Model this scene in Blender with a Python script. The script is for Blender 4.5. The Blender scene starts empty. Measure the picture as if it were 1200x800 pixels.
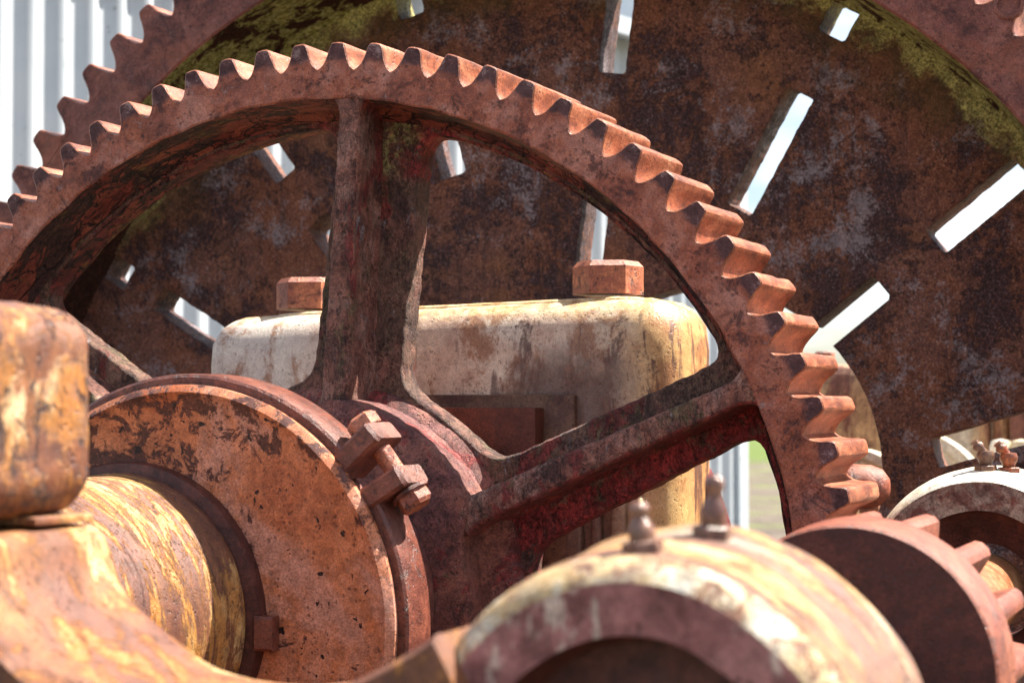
import bpy, bmesh, math, random
from math import sin, cos, pi, radians, hypot, atan2
from mathutils import Matrix, Vector, noise as mn
random.seed(7)
sc = bpy.context.scene
C = sc.collection

# ------------------------------------------------------------------ camera, sky, sun, exposure
CAMPOS = Vector((0.9946, -1.83993, 0.20977))
YAW = atan2(0.38107986, 0.92408535)
PITCH = math.asin(0.03143046)
cam = bpy.data.cameras.new('camera')
cam.sensor_width = 36
cam.lens = 67.5
cam.clip_start = 0.05
cam.clip_end = 3000
cam.dof.use_dof = True
cam.dof.focus_distance = 2.02
cam.dof.aperture_fstop = 9.5
camo = bpy.data.objects.new('camera', cam)
C.objects.link(camo)
camo.location = CAMPOS
sc.camera = camo
# gear axle lies along +Y, the lens looks 22.4 degrees to the left of it
camo.rotation_mode = 'XYZ'
camo.rotation_euler = (pi / 2 + PITCH, 0, YAW)

SUN = Vector((0.43, 0.36, 0.83)).normalized()
EL = math.asin(SUN.z)
AZ = atan2(SUN.x, SUN.y)
w = bpy.data.worlds.new('World')
sc.world = w
w.use_nodes = True
nt = w.node_tree
bg = nt.nodes['Background']
bg.inputs['Strength'].default_value = 0.052
sky = nt.nodes.new('ShaderNodeTexSky')
sky.sky_type = 'NISHITA'
sky.sun_disc = False
sky.sun_elevation = EL
sky.sun_rotation = AZ
sky.air_density = 1.0
sky.dust_density = 1.2
tc = nt.nodes.new('ShaderNodeTexCoord')
mp = nt.nodes.new('ShaderNodeMapping')
mp.inputs['Scale'].default_value = (1, 1, 2.6)
nz = nt.nodes.new('ShaderNodeTexNoise')
nz.inputs['Scale'].default_value = 4.2
nz.inputs['Detail'].default_value = 7
nz.inputs['Roughness'].default_value = 0.55
mr = nt.nodes.new('ShaderNodeMapRange')
mr.inputs['From Min'].default_value = 0.42
mr.inputs['From Max'].default_value = 0.66
mx = nt.nodes.new('ShaderNodeMix')
mx.data_type = 'RGBA'
mx.inputs[7].default_value = (8.6, 9.0, 9.6, 1)
nt.links.new(tc.outputs['Generated'], mp.inputs['Vector'])
nt.links.new(mp.outputs['Vector'], nz.inputs['Vector'])
nt.links.new(nz.outputs['Fac'], mr.inputs['Value'])
nt.links.new(mr.outputs['Result'], mx.inputs[0])
nt.links.new(sky.outputs['Color'], mx.inputs[6])
nt.links.new(mx.outputs[2], bg.inputs['Color'])

sl = bpy.data.lights.new('sun', 'SUN')
sl.energy = 5.0
sl.angle = radians(0.53)
sl.color = (1.0, 0.93, 0.82)
slo = bpy.data.objects.new('sun', sl)
C.objects.link(slo)
slo.rotation_euler = (-SUN).to_track_quat('-Z', 'Y').to_euler()

sc.view_settings.view_transform = 'Standard'
sc.view_settings.look = 'None'
sc.view_settings.exposure = 1.85
sc.view_settings.gamma = 1
sc.view_settings.use_curve_mapping = False
sc.cycles.max_bounces = 8
sc.cycles.diffuse_bounces = 4

# ------------------------------------------------------------------ node helper
class Mat:
    def __init__(s, name):
        s.m = bpy.data.materials.new(name)
        s.m.use_nodes = True
        s.t = s.m.node_tree
        s.b = s.t.nodes['Principled BSDF']
        g = s.t.nodes.new('ShaderNodeNewGeometry')
        s.pos = g.outputs['Position']
        s.nrm = g.outputs['Normal']
    def n(s, k, **kw):
        x = s.t.nodes.new(k)
        for a, v in kw.items():
            setattr(x, a, v)
        return x
    def link(s, a, b):
        if hasattr(a, 'is_output'):
            s.t.links.new(a, b)
        else:
            b.default_value = a
    def noise(s, scale, detail=6, rough=0.6, dist=0.0, vec=None, sx=None):
        v = vec or s.pos
        if sx:
            m = s.n('ShaderNodeMapping')
            m.inputs['Scale'].default_value = sx
            s.link(v, m.inputs['Vector'])
            v = m.outputs['Vector']
        x = s.n('ShaderNodeTexNoise')
        s.link(v, x.inputs['Vector'])
        x.inputs['Scale'].default_value = scale
        x.inputs['Detail'].default_value = detail
        x.inputs['Roughness'].default_value = rough
        x.inputs['Distortion'].default_value = dist
        return x.outputs['Fac']
    def step(s, f, lo, hi):
        x = s.n('ShaderNodeMapRange', interpolation_type='SMOOTHSTEP')
        s.link(f, x.inputs['Value'])
        x.inputs['From Min'].default_value = min(lo, hi)
        x.inputs['From Max'].default_value = max(lo, hi)
        if lo > hi:
            x.inputs['To Min'].default_value = 1.0
            x.inputs['To Max'].default_value = 0.0
        return x.outputs['Result']
    def n_off(s):
        m = s.n('ShaderNodeMapping')
        m.inputs['Location'].default_value = (3.1, 1.7, 5.3)
        s.link(s.pos, m.inputs['Vector'])
        return m.outputs['Vector']
    def ramp(s, f, stops):
        x = s.n('ShaderNodeValToRGB')
        s.link(f, x.inputs['Fac'])
        e = x.color_ramp.elements
        while len(e) < len(stops):
            e.new(0.5)
        for i, (p, c) in enumerate(stops):
            e[i].position = p
            e[i].color = (*c, 1)
        return x.outputs['Color']
    def mix(s, f, a, b, mode='MIX'):
        x = s.n('ShaderNodeMix', data_type='RGBA', blend_type=mode)
        s.link(f, x.inputs[0])
        for k, v in ((6, a), (7, b)):
            if isinstance(v, tuple):
                x.inputs[k].default_value = (*v[:3], 1)
            else:
                s.link(v, x.inputs[k])
        return x.outputs[2]
    def math(s, op, a, b=0.0, c=None, clamp=False):
        x = s.n('ShaderNodeMath', operation=op)
        x.use_clamp = clamp
        s.link(a, x.inputs[0])
        s.link(b, x.inputs[1])
        if c is not None:
            s.link(c, x.inputs[2])
        return x.outputs[0]
    def polar(s, cx, cz):
        """radius and angle about an axle parallel to Y, and the y coordinate"""
        q = s.n('ShaderNodeSeparateXYZ')
        s.link(s.pos, q.inputs[0])
        dx = s.math('SUBTRACT', q.outputs[0], cx)
        dz = s.math('SUBTRACT', q.outputs[2], cz)
        r = s.math('SQRT', s.math('ADD', s.math('MULTIPLY', dx, dx), s.math('MULTIPLY', dz, dz)))
        a = s.math('ARCTAN2', dz, dx)
        return r, a, q.outputs[1]
    def vec(s, a, b, c):
        x = s.n('ShaderNodeCombineXYZ')
        for i, v in enumerate((a, b, c)):
            s.link(v, x.inputs[i])
        return x.outputs[0]
    def cracks(s, scale, width, vec=None, rnd=1.0):
        v = vec or s.pos
        d = s.n('ShaderNodeTexNoise')
        s.link(v, d.inputs['Vector'])
        d.inputs['Scale'].default_value = scale * 1.1
        d.inputs['Detail'].default_value = 4
        ad = s.n('ShaderNodeVectorMath', operation='MULTIPLY_ADD')
        s.link(d.outputs['Color'], ad.inputs[0])
        ad.inputs[1].default_value = (0.9 / scale,) * 3
        s.link(v, ad.inputs[2])
        x = s.n('ShaderNodeTexVoronoi', feature='DISTANCE_TO_EDGE')
        s.link(ad.outputs[0], x.inputs['Vector'])
        x.inputs['Scale'].default_value = scale
        x.inputs['Randomness'].default_value = rnd
        return s.step(x.outputs['Distance'], 0.0, width)      # 0 in the crack
    def finish(s, color, rough, height, bump=0.6, dist=0.002, spec=0.35, metal=0.0, grain=1.0):
        if grain:
            g1 = s.noise(520, 4, 0.75)
            g2 = s.noise(64, 9, 0.82, 0.3)
            lo, hi = 1 - 0.42 * grain, 1 + 0.42 * grain
            k1 = s.ramp(g1, [(0.40, (lo,) * 3), (0.60, (1.0,) * 3)])
            k2 = s.ramp(g2, [(0.40, (lo, lo * 0.97, lo * 0.98)), (0.58, (1.0,) * 3)])
            color = s.mix(1.0, s.mix(1.0, color, k1, 'MULTIPLY'), k2, 'MULTIPLY')
            color = s.mix(1.0, color, (1.28, 1.28, 1.28), 'MULTIPLY')
            # small round rust pits
            vo = s.n('ShaderNodeTexVoronoi')
            s.link(s.pos, vo.inputs['Vector'])
            vo.inputs['Scale'].default_value = 170
            pit = s.math('MULTIPLY', s.step(vo.outputs['Distance'], 0.36, 0.22), s.step(s.noise(40, 5, 0.7), 0.50, 0.58))
            color = s.mix(s.math('MULTIPLY', pit, 0.55 * grain), color, (0.035, 0.014, 0.012))
            height = s.math('SUBTRACT', s.math('ADD', height, s.math('ADD', s.math('MULTIPLY', g1, 0.35), s.math('MULTIPLY', g2, 0.5))), s.math('MULTIPLY', pit, 0.5))
        s.link(color, s.b.inputs['Base Color'])
        s.link(rough, s.b.inputs['Roughness'])
        s.b.inputs['Specular IOR Level'].default_value = spec
        s.b.inputs['Metallic'].default_value = metal
        x = s.n('ShaderNodeBump')
        x.inputs['Strength'].default_value = bump
        x.inputs['Distance'].default_value = dist
        s.link(height, x.inputs['Height'])
        s.link(x.outputs['Normal'], s.b.inputs['Normal'])
        return s.m

DARK = (0.030, 0.014, 0.016)
LILAC = (0.30, 0.24, 0.27)

LILAC = (0.36, 0.29, 0.31)

def m_disc():
    m = Mat('pitted_brown_rust')
    a = m.noise(7, 9, 0.62, 0.5)
    col = m.ramp(a, [(0.30, (0.13, 0.040, 0.026)), (0.44, (0.21, 0.062, 0.028)), (0.56, (0.165, 0.060, 0.046)), (0.70, (0.28, 0.105, 0.045))])
    fine = m.noise(260, 6, 0.75)
    col = m.mix(m.step(fine, 0.46, 0.64), col, (0.31, 0.135, 0.080))
    p = m.noise(8, 9, 0.72, 0.35)
    g = m.noise(140, 7, 0.80)
    pm = m.step(m.math('ADD', p, m.math('MULTIPLY', g, 0.75)), 0.880, 0.955)
    col = m.mix(m.math('MULTIPLY', pm, 0.93), col, m.ramp(fine, [(0.40, (0.016, 0.006, 0.008)), (0.56, (0.080, 0.032, 0.036)), (0.66, (0.20, 0.13, 0.15))]))
    rn = m.math('MULTIPLY', m.step(m.noise(26, 7, 0.7, 0.3, sx=(1, 1, 0.10)), 0.53, 0.62), m.step(a, 0.58, 0.44))
    col = m.mix(m.math('MULTIPLY', rn, 0.35), col, (0.30, 0.105, 0.040))
    rn2 = m.step(m.noise(34, 7, 0.7, 0.3, vec=m.n_off(), sx=(1, 1, 0.10)), 0.56, 0.64)
    col = m.mix(m.math('MULTIPLY', rn2, 0.5), col, (0.055, 0.020, 0.020))
    q = m.noise(12, 7, 0.68, 0.3)
    h = m.noise(240, 6, 0.85, 0.3)
    lm = m.step(m.math('ADD', m.math('MULTIPLY', q, 0.9), m.math('MULTIPLY', h, 0.8)), 0.935, 0.975)
    col = m.mix(m.math('MULTIPLY', lm, 0.8), col, LILAC)
    r, th, y = m.polar(-0.0258, -0.0226)
    r = m.math('MULTIPLY', r, 1 / 1.153)
    mo = m.step(m.math('ADD', r, m.math('MULTIPLY', m.noise(20, 9, 0.76), 0.12)), 0.806, 0.830)
    mo = m.math('MULTIPLY', mo, m.step(g, 0.25, 0.45))
    qz = m.n('ShaderNodeSeparateXYZ')
    m.link(m.pos, qz.inputs[0])
    up = m.step(qz.outputs[2], 0.42, 0.60)
    mo = m.math('MULTIPLY', mo, up)
    halo = m.step(m.math('ADD', r, m.math('MULTIPLY', m.noise(9, 7, 0.7), 0.22)), 0.800, 0.87)
    col = m.mix(m.math('MULTIPLY', m.math('MULTIPLY', halo, up), 0.6), col, (0.15, 0.085, 0.02))
    col = m.mix(mo, col, m.ramp(fine, [(0.38, (0.16, 0.14, 0.025)), (0.58, (0.72, 0.66, 0.22))]))
    hgt = m.math('SUBTRACT', m.math('ADD', m.math('MULTIPLY', g, 0.9), m.math('MULTIPLY', fine, 0.6)), m.math('MULTIPLY', pm, 0.45))
    return m.finish(col, m.ramp(g, [(0.35, (0.38,) * 3), (0.65, (0.80,) * 3)]), hgt, 0.9, 0.0035, 0.4)

def m_gearface(name='pink_rust_cast_iron', base=((0.15, 0.038, 0.025), (0.35, 0.100, 0.056), (0.46, 0.200, 0.150)), orange=0.25, lichen=0.5, red=0.0, moss=0.0, crack=0.0, dark=0.8, bump=0.7, tips=None, flaky=0.0, stretch=None, zone=False):
    m = Mat(name)
    a = m.noise(18, 9, 0.66, 0.6)
    col = m.ramp(a, [(0.34, base[0]), (0.48, base[1]), (0.62, base[2])])
    f = m.noise(230, 7, 0.75)
    g = m.noise(75, 8, 0.74, 0.3)
    col = m.mix(m.math('MULTIPLY', m.step(f, 0.48, 0.62), 0.30), col, (0.38, 0.17, 0.12))
    if orange:
        o = m.step(m.noise(9, 6, 0.6, 0.4), 0.48, 0.62)
        col = m.mix(m.math('MULTIPLY', o, orange), col, (0.33, 0.085, 0.025))
    p = m.noise(30, 9, 0.74, 0.5, sx=stretch)
    pm = m.math('MULTIPLY', m.step(m.math('ADD', p, m.math('MULTIPLY', f, 0.16)), 0.615, 0.70), dark)
    col = m.mix(pm, col, m.ramp(f, [(0.38, (0.022, 0.010, 0.014)), (0.62, (0.085, 0.038, 0.042))]))
    if red:
        q = m.step(m.noise(15, 8, 0.68, 0.6, sx=stretch), 0.56 - 0.1 * red, 0.60 - 0.1 * red)
        sn = m.n('ShaderNodeSeparateXYZ')
        m.link(m.nrm, sn.inputs[0])
        un = m.math('MULTIPLY', m.step(m.math('SUBTRACT', m.math('MULTIPLY', a, 0.8), sn.outputs[2]), 0.62, 0.85), 0.9)
        q = m.math('MAXIMUM', q, un)
        col = m.mix(m.math('MULTIPLY', q, 0.85), col, m.ramp(g, [(0.35, (0.11, 0.016, 0.016)), (0.6, (0.36, 0.045, 0.040))]))
    if moss:
        q = m.step(m.math('ADD', m.noise(20, 8, 0.74, 0.4, sx=stretch), m.math('MULTIPLY', f, 0.3)), 0.74 - 0.06 * moss, 0.84 - 0.06 * moss)
        col = m.mix(m.math('MULTIPLY', q, 0.75), col, m.ramp(f, [(0.36, (0.045, 0.036, 0.014)), (0.62, (0.21, 0.18, 0.075))]))
    h = m.noise(48, 9, 0.78, 0.4, sx=stretch)
    lm = m.step(h, 0.590, 0.645)
    col = m.mix(m.math('MULTIPLY', lm, lichen), col, (0.40, 0.33, 0.34))
    if zone:
        zs = m.n('ShaderNodeSeparateXYZ')
        m.link(m.pos, zs.inputs[0])
        lo_ = m.math('SUBTRACT', m.math('MULTIPLY', zs.outputs[0], 0.46), zs.outputs[2])
        zn = m.math('MULTIPLY', m.step(lo_, 0.0, 0.012), m.step(zs.outputs[0], 0.17, 0.21))
        r3, t3, y3 = m.polar(0.105, 0.495)
        zn = m.math('MAXIMUM', zn, m.step(r3, 0.050, 0.034))
        r4, t4, y4 = m.polar(0.060, 0.505)
        zn = m.math('MULTIPLY', zn, m.step(m.math('ADD', g, m.math('MULTIPLY', a, 0.6)), 0.70, 0.76))
        col = m.mix(m.math('MULTIPLY', zn, 0.92), col, m.ramp(f, [(0.38, (0.16, 0.016, 0.018)), (0.60, (0.50, 0.055, 0.055))]))
        ms = m.math('MULTIPLY', m.step(r4, 0.055, 0.030), m.step(g, 0.46, 0.54))
        col = m.mix(ms, col, m.ramp(f, [(0.38, (0.14, 0.12, 0.03)), (0.60, (0.46, 0.42, 0.17))]))
    if tips:
        r, th, y = m.polar(tips[0], tips[1])
        tk = m.step(m.math('ADD', r, m.math('MULTIPLY', m.noise(60, 5, 0.6), 0.022)), tips[2] + 0.006, tips[2] + 0.014)
        col = m.mix(m.math('MULTIPLY', tk, 0.9), col, m.ramp(h, [(0.42, (0.045, 0.016, 0.022)), (0.55, (0.095, 0.038, 0.044)), (0.63, (0.38, 0.27, 0.27))]))
    hgt = m.math('ADD', m.math('MULTIPLY', f, 0.30), m.math('ADD', m.math('MULTIPLY', g, 0.8), m.math('MULTIPLY', lm, 0.2)))
    hgt = m.math('SUBTRACT', hgt, m.math('MULTIPLY', pm, 0.35))
    if flaky:
        t1 = m.step(m.noise(36, 8, 0.7, 0.9, sx=stretch), 0.49, 0.505)
        t2 = m.step(m.noise(52, 8, 0.7, 1.2, vec=m.n_off(), sx=stretch), 0.51, 0.525)
        hgt = m.math('ADD', hgt, m.math('MULTIPLY', m.math('ADD', t1, t2), 0.55 * flaky))
        ed = m.math('MULTIPLY', m.math('MULTIPLY', t1, m.math('SUBTRACT', 1.0, t1)), 3.4, clamp=True)
        col = m.mix(ed, col, (0.015, 0.008, 0.009))
        col = m.mix(m.math('MULTIPLY', t2, 0.35), col, (0.09, 0.040, 0.034))
    if crack:
        ck = m.math('MAXIMUM', m.cracks(85, 0.06), m.step(m.noise(22, 6, 0.6), 0.50, 0.46))
        col = m.mix(m.math('MULTIPLY', m.math('SUBTRACT', 1.0, ck), crack), col, (0.012, 0.007, 0.008))
        hgt = m.math('ADD', hgt, m.math('MULTIPLY', ck, 0.5 * crack))
    return m.finish(col, m.ramp(p, [(0.35, (0.45,) * 3), (0.65, (0.82,) * 3)]), hgt, bump, 0.0040, 0.42)

def m_flank():
    m = Mat('worn_orange_tooth_flank')
    a = m.noise(50, 7, 0.65, 0.2, sx=(1, 0.35, 1))
    col = m.ramp(a, [(0.34, (0.15, 0.040, 0.018)), (0.50, (0.34, 0.100, 0.042)), (0.66, (0.50, 0.20, 0.10))])
    f = m.noise(300, 5, 0.75)
    s2 = m.noise(420, 3, 0.6, sx=(1, 0.10, 1))
    col = m.mix(m.math('MULTIPLY', m.step(f, 0.5, 0.62), 0.45), col, (0.15, 0.036, 0.024))
    col = m.mix(m.math('MULTIPLY', m.step(s2, 0.55, 0.64), 0.45), col, (0.12, 0.032, 0.020))
    return m.finish(col, m.math('ADD', m.math('MULTIPLY', f, 0.4), 0.22), m.math('ADD', m.math('MULTIPLY', f, 0.6), a), 0.45, 0.0022, 0.5)

def m_crackred():
    m = Mat('cracked_red_paint')
    r, th, y = m.polar(0, 0)
    v = m.vec(m.math('MULTIPLY', th, 0.22), m.math('MULTIPLY', y, 1.0), m.math('MULTIPLY', r, 1.0))
    big = m.noise(24, 9, 0.66, 0.6, vec=v)
    f = m.noise(210, 7, 0.75)
    col = m.ramp(big, [(0.32, (0.075, 0.018, 0.014)), (0.46, (0.24, 0.046, 0.030)), (0.62, (0.34, 0.10, 0.055))])
    col = m.mix(m.math('MULTIPLY', m.step(f, 0.5, 0.62), 0.4), col, (0.14, 0.035, 0.025))
    pe = m.step(m.noise(26, 9, 0.74, 0.9, vec=v), 0.505, 0.52)
    col = m.mix(pe, col, m.ramp(f, [(0.38, (0.022, 0.011, 0.012)), (0.62, (0.10, 0.042, 0.032))]))
    mo = m.step(m.math('ADD', m.noise(18, 8, 0.74), m.math('MULTIPLY', m.step(y, 0.055, 0.100), 0.14)), 0.59, 0.66)
    col = m.mix(m.math('MULTIPLY', mo, 0.7), col, m.ramp(f, [(0.38, (0.075, 0.050, 0.012)), (0.60, (0.34, 0.22, 0.07))]))
    ck = m.cracks(120, 0.07, vec=v)
    ck = m.math('MAXIMUM', ck, m.step(m.noise(30, 6, 0.6, vec=v), 0.53, 0.49))
    ck2 = m.cracks(26, 0.022, vec=v)
    k = m.math('MULTIPLY', ck, ck2)
    col = m.mix(m.math('SUBTRACT', 1.0, k), col, (0.010, 0.006, 0.007))
    hgt = m.math('ADD', m.math('MULTIPLY', f, 0.4), m.math('SUBTRACT', m.math('MULTIPLY', k, 0.8), m.math('MULTIPLY', pe, 0.7)))
    return m.finish(col, 0.6, hgt, 1.0, 0.004, 0.4)

def m_cream(name, scale=1.0, rusty=0.5, drip=True, white=(0.74, 0.66, 0.50), yellow=(0.62, 0.40, 0.15), dark=0.5, rough=0.42, axis=None, rust=((0.34, 0.12, 0.045), (0.20, 0.065, 0.045)), soft=0.05, speck=0.7, grey=0.0):
    """peeling cream paint over orange and mauve rust"""
    m = Mat(name)
    if axis:
        r, th, y = m.polar(*axis)
        v = m.vec(m.math('MULTIPLY', y, 1.0), m.math('MULTIPLY', th, 0.030), m.math('MULTIPLY', r, 0.3))
    else:
        v = m.pos
    sx = (1, 1, 0.30) if (drip and not axis) else (1, 1, 1)
    a = m.noise(6 * scale, 7, 0.62, 0.8, vec=v, sx=sx)
    f = m.noise(230, 6, 0.75)
    col = m.ramp(a, [(0.36, white), (0.50, yellow), (0.64, tuple(0.6 * c + 0.1 * k for c, k in zip(yellow, (1, .2, 0))))])
    if grey:
        col = m.mix(m.math('MULTIPLY', m.step(m.noise(5 * scale, 7, 0.65, 0.5, vec=v), 0.50, 0.60), grey), col, (0.27, 0.24, 0.23))
    b = m.noise(12 * scale, 10, 0.74, 0.7, vec=v, sx=sx)
    rm = m.step(m.math('ADD', b, m.math('MULTIPLY', f, 0.12)), 0.66 - 0.18 * rusty - soft, 0.66 - 0.18 * rusty + soft)
    col = m.mix(m.math('MULTIPLY', rm, 0.94), col, m.ramp(a, [(0.38, rust[0]), (0.60, rust[1])]))
    d = m.noise(17 * scale, 9, 0.74, 0.9, vec=v, sx=sx)
    dm = m.math('MULTIPLY', m.step(d, 0.60 - 0.07 * dark, 0.66 - 0.07 * dark), dark)
    col = m.mix(dm, col, m.ramp(f, [(0.4, (0.020, 0.010, 0.012)), (0.62, (0.085, 0.042, 0.040))]))
    s2 = m.step(m.noise(170, 6, 0.7), 0.60, 0.66)
    col = m.mix(m.math('MULTIPLY', s2, speck), col, (0.075, 0.030, 0.020))
    hgt = m.math('SUBTRACT', m.math('MULTIPLY', f, 0.35), m.math('ADD', m.math('MULTIPLY', rm, 0.35), m.math('MULTIPLY', dm, 0.6)))
    ro = m.math('ADD', m.math('MULTIPLY', rm, 0.16), rough)
    return m.finish(col, ro, hgt, 0.7, 0.0028, 0.5)

def m_casing():
    m = Mat('weathered_pale_casing')
    q = m.n('ShaderNodeSeparateXYZ')
    m.link(m.pos, q.inputs[0])
    x, z = q.outputs[0], q.outputs[2]
    f = m.noise(240, 7, 0.8)
    g = m.noise(60, 9, 0.78)
    a = m.noise(9, 9, 0.7, 0.4)
    col = m.ramp(a, [(0.36, (0.74, 0.64, 0.52)), (0.50, (0.62, 0.47, 0.36)), (0.62, (0.42, 0.26, 0.20))])
    # golden paint towards the right hand corner, whiter on the far left
    col = m.mix(m.math('MULTIPLY', m.step(m.math('ADD', x, m.math('MULTIPLY', a, 0.15)), 0.30, 0.42), 0.85), col, m.ramp(a, [(0.40, (0.66, 0.40, 0.12)), (0.58, (0.40, 0.17, 0.045))]))
    col = m.mix(m.math('MULTIPLY', m.step(x, -0.05, -0.16), 0.6), col, (0.72, 0.70, 0.64))
    rs = m.noise(14, 9, 0.72, 0.5, sx=(1, 1, 0.40))
    rm = m.step(m.math('ADD', rs, m.math('MULTIPLY', g, 0.34)), 0.655, 0.76)
    col = m.mix(m.math('MULTIPLY', rm, 0.80), col, m.ramp(f, [(0.4, (0.22, 0.075, 0.030)), (0.6, (0.38, 0.17, 0.07))]))
    # long dark drips under the top edge
    dr = m.noise(26, 7, 0.66, 0.5, sx=(1, 1, 0.16))
    dm = m.math('MULTIPLY', m.step(m.math('ADD', dr, m.math('MULTIPLY', g, 0.22)), 0.625, 0.69), m.step(x, -0.05, 0.20))
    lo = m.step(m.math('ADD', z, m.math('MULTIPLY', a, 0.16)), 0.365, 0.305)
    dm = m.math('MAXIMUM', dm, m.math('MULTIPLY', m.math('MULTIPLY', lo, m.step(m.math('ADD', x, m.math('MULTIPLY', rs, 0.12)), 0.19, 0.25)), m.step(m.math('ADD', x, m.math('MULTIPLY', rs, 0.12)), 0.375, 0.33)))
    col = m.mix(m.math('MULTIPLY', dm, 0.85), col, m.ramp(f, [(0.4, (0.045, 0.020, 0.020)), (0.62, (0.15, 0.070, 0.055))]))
    # worn yellow edge
    ed = m.math('MULTIPLY', m.step(m.math('ADD', z, m.math('MULTIPLY', g, 0.05)), 0.325, 0.345), 0.7)
    col = m.mix(ed, col, m.ramp(g, [(0.40, (0.22, 0.095, 0.035)), (0.48, (0.52, 0.33, 0.12)), (0.56, (0.74, 0.58, 0.33))]))
    sp = m.step(m.math('ADD', f, m.math('MULTIPLY', m.noise(12, 5, 0.6), 0.3)), 0.74, 0.80)
    col = m.mix(m.math('MULTIPLY', sp, 0.8), col, (0.09, 0.045, 0.035))
    hgt = m.math('SUBTRACT', m.math('ADD', m.math('MULTIPLY', f, 0.5), m.math('MULTIPLY', g, 0.7)), m.math('MULTIPLY', rm, 0.3))
    return m.finish(col, 0.42, hgt, 0.40, 0.0022, 0.45, grain=0.55)

def m_cone():
    m = Mat('orange_primer_flange')
    r, th, y = m.polar(0, 0)
    a = m.noise(10, 9, 0.66, 0.6)
    col = m.ramp(a, [(0.36, (0.42, 0.115, 0.042)), (0.50, (0.56, 0.200, 0.090)), (0.62, (0.58, 0.28, 0.20))])
    f = m.noise(200, 6, 0.75)
    col = m.mix(m.math('MULTIPLY', m.step(f, 0.5, 0.64), 0.3), col, (0.22, 0.055, 0.025))
    b = m.noise(34, 10, 0.76, 0.5)
    q2 = m.n('ShaderNodeSeparateXYZ')
    m.link(m.pos, q2.inputs[0])
    up = m.math('MULTIPLY', m.step(q2.outputs[2], 0.04, 0.19), 0.085)
    e = m.math('MULTIPLY', m.step(r, 0.175, 0.205), 0.055)
    rb_, _t, _y = m.polar(-0.06, 0.008)
    i_ = m.math('MULTIPLY', m.step(rb_, 0.185, 0.150), 0.085)
    dm = m.step(m.math('ADD', b, m.math('ADD', m.math('ADD', up, e), i_)), 0.640, 0.665)
    col = m.mix(m.math('MULTIPLY', dm, 0.93), col, m.ramp(f, [(0.38, (0.030, 0.009, 0.010)), (0.62, (0.115, 0.035, 0.028))]))
    sp = m.math('MAXIMUM', m.step(m.noise(85, 3, 0.5, 0.2), 0.675, 0.69), m.math('MULTIPLY', m.step(m.noise(190, 5, 0.7, 0.2, sx=(1, 1, 0.5)), 0.625, 0.65), m.step(m.noise(16, 5, 0.6), 0.50, 0.60)))
    col = m.mix(sp, col, (0.02, 0.008, 0.008))
    hgt = m.math('SUBTRACT', m.math('MULTIPLY', f, 0.3), m.math('MULTIPLY', m.math('MAXIMUM', dm, sp), 0.6))
    return m.finish(col, 0.5, hgt, 0.6, 0.0022, 0.4)

def m_plain(name, base, var, rough=0.6, sc1=25, bump=0.5, dark=0.4, spec=0.4):
    m = Mat(name)
    a = m.noise(sc1, 9, 0.7, 0.6)
    f = m.noise(220, 6, 0.75)
    col = m.mix(m.step(a, 0.40, 0.60), base, var)
    col = m.mix(m.math('MULTIPLY', m.step(f, 0.48, 0.62), 0.3), col, tuple(0.45 * c for c in base))
    dm = m.math('MULTIPLY', m.step(m.noise(sc1 * 1.4, 9, 0.76, 0.5), 0.55, 0.62), dark)
    col = m.mix(dm, col, m.ramp(f, [(0.4, (0.022, 0.010, 0.011)), (0.62, (0.085, 0.035, 0.032))]))
    hgt = m.math('SUBTRACT', m.math('ADD', f, m.math('MULTIPLY', a, 0.6)), m.math('MULTIPLY', dm, 0.5))
    return m.finish(col, rough, hgt, bump, 0.002, spec)

M = {}
M['disc'] = m_disc()
M['flange'] = m_gearface('mauve_rust_flange', base=((0.085, 0.024, 0.022), (0.17, 0.048, 0.036), (0.24, 0.085, 0.066)), orange=0.3, lichen=0.15, dark=0.6, bump=0.5)
M['face'] = m_gearface(orange=0.35, dark=0.75, tips=(0, 0, 0.5815), lichen=0.45)
M['spoke'] = m_gearface('cracked_scaly_rust', base=((0.14, 0.050, 0.038), (0.32, 0.125, 0.088), (0.46, 0.27, 0.22)), red=0.0001, moss=0.7, crack=0.30, lichen=0.95, dark=0.85, bump=1.0, flaky=0.8, stretch=(1, 1, 0.45))
M['web'] = m_gearface('dark_scaly_web', base=((0.085, 0.044, 0.034), (0.19, 0.105, 0.070), (0.31, 0.125, 0.090)), red=0.1, moss=0.9, crack=0.3, lichen=0.9, dark=0.75, orange=0.0, bump=1.0, zone=True, flaky=0.9, stretch=(1, 1, 0.5))
M['hub'] = m_gearface('purple_rust_hub', base=((0.11, 0.036, 0.042), (0.23, 0.080, 0.075), (0.33, 0.125, 0.090)), red=0.05, moss=-0.2, crack=0.25, lichen=0.2, dark=0.6, flaky=0.3)
M['flank'] = m_flank()
M['crackred'] = m_crackred()
M['cone'] = m_cone()
M['boxpaint'] = m_casing()
M['boss'] = m_cream('streaked_cream_shaft', 3.0, 0.66, False, (0.74, 0.54, 0.26), (0.50, 0.235, 0.060), 0.45, 0.28, axis=(-0.06, 0.003), rust=((0.24, 0.085, 0.030), (0.13, 0.046, 0.034)), soft=0.022)
M['frame'] = m_cream('cream_orange_frame', 2.0, 0.70, True, (0.72, 0.50, 0.24), (0.46, 0.20, 0.050), 0.45, 0.30, rust=((0.28, 0.095, 0.024), (0.15, 0.052, 0.034)), soft=0.05)
M['cap'] = m_cream('blotched_cream_cap', 2.2, 0.66, False, (0.72, 0.56, 0.34), (0.46, 0.20, 0.055), 0.95, 0.30, rust=((0.28, 0.095, 0.026), (0.14, 0.050, 0.034)), soft=0.045)
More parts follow.
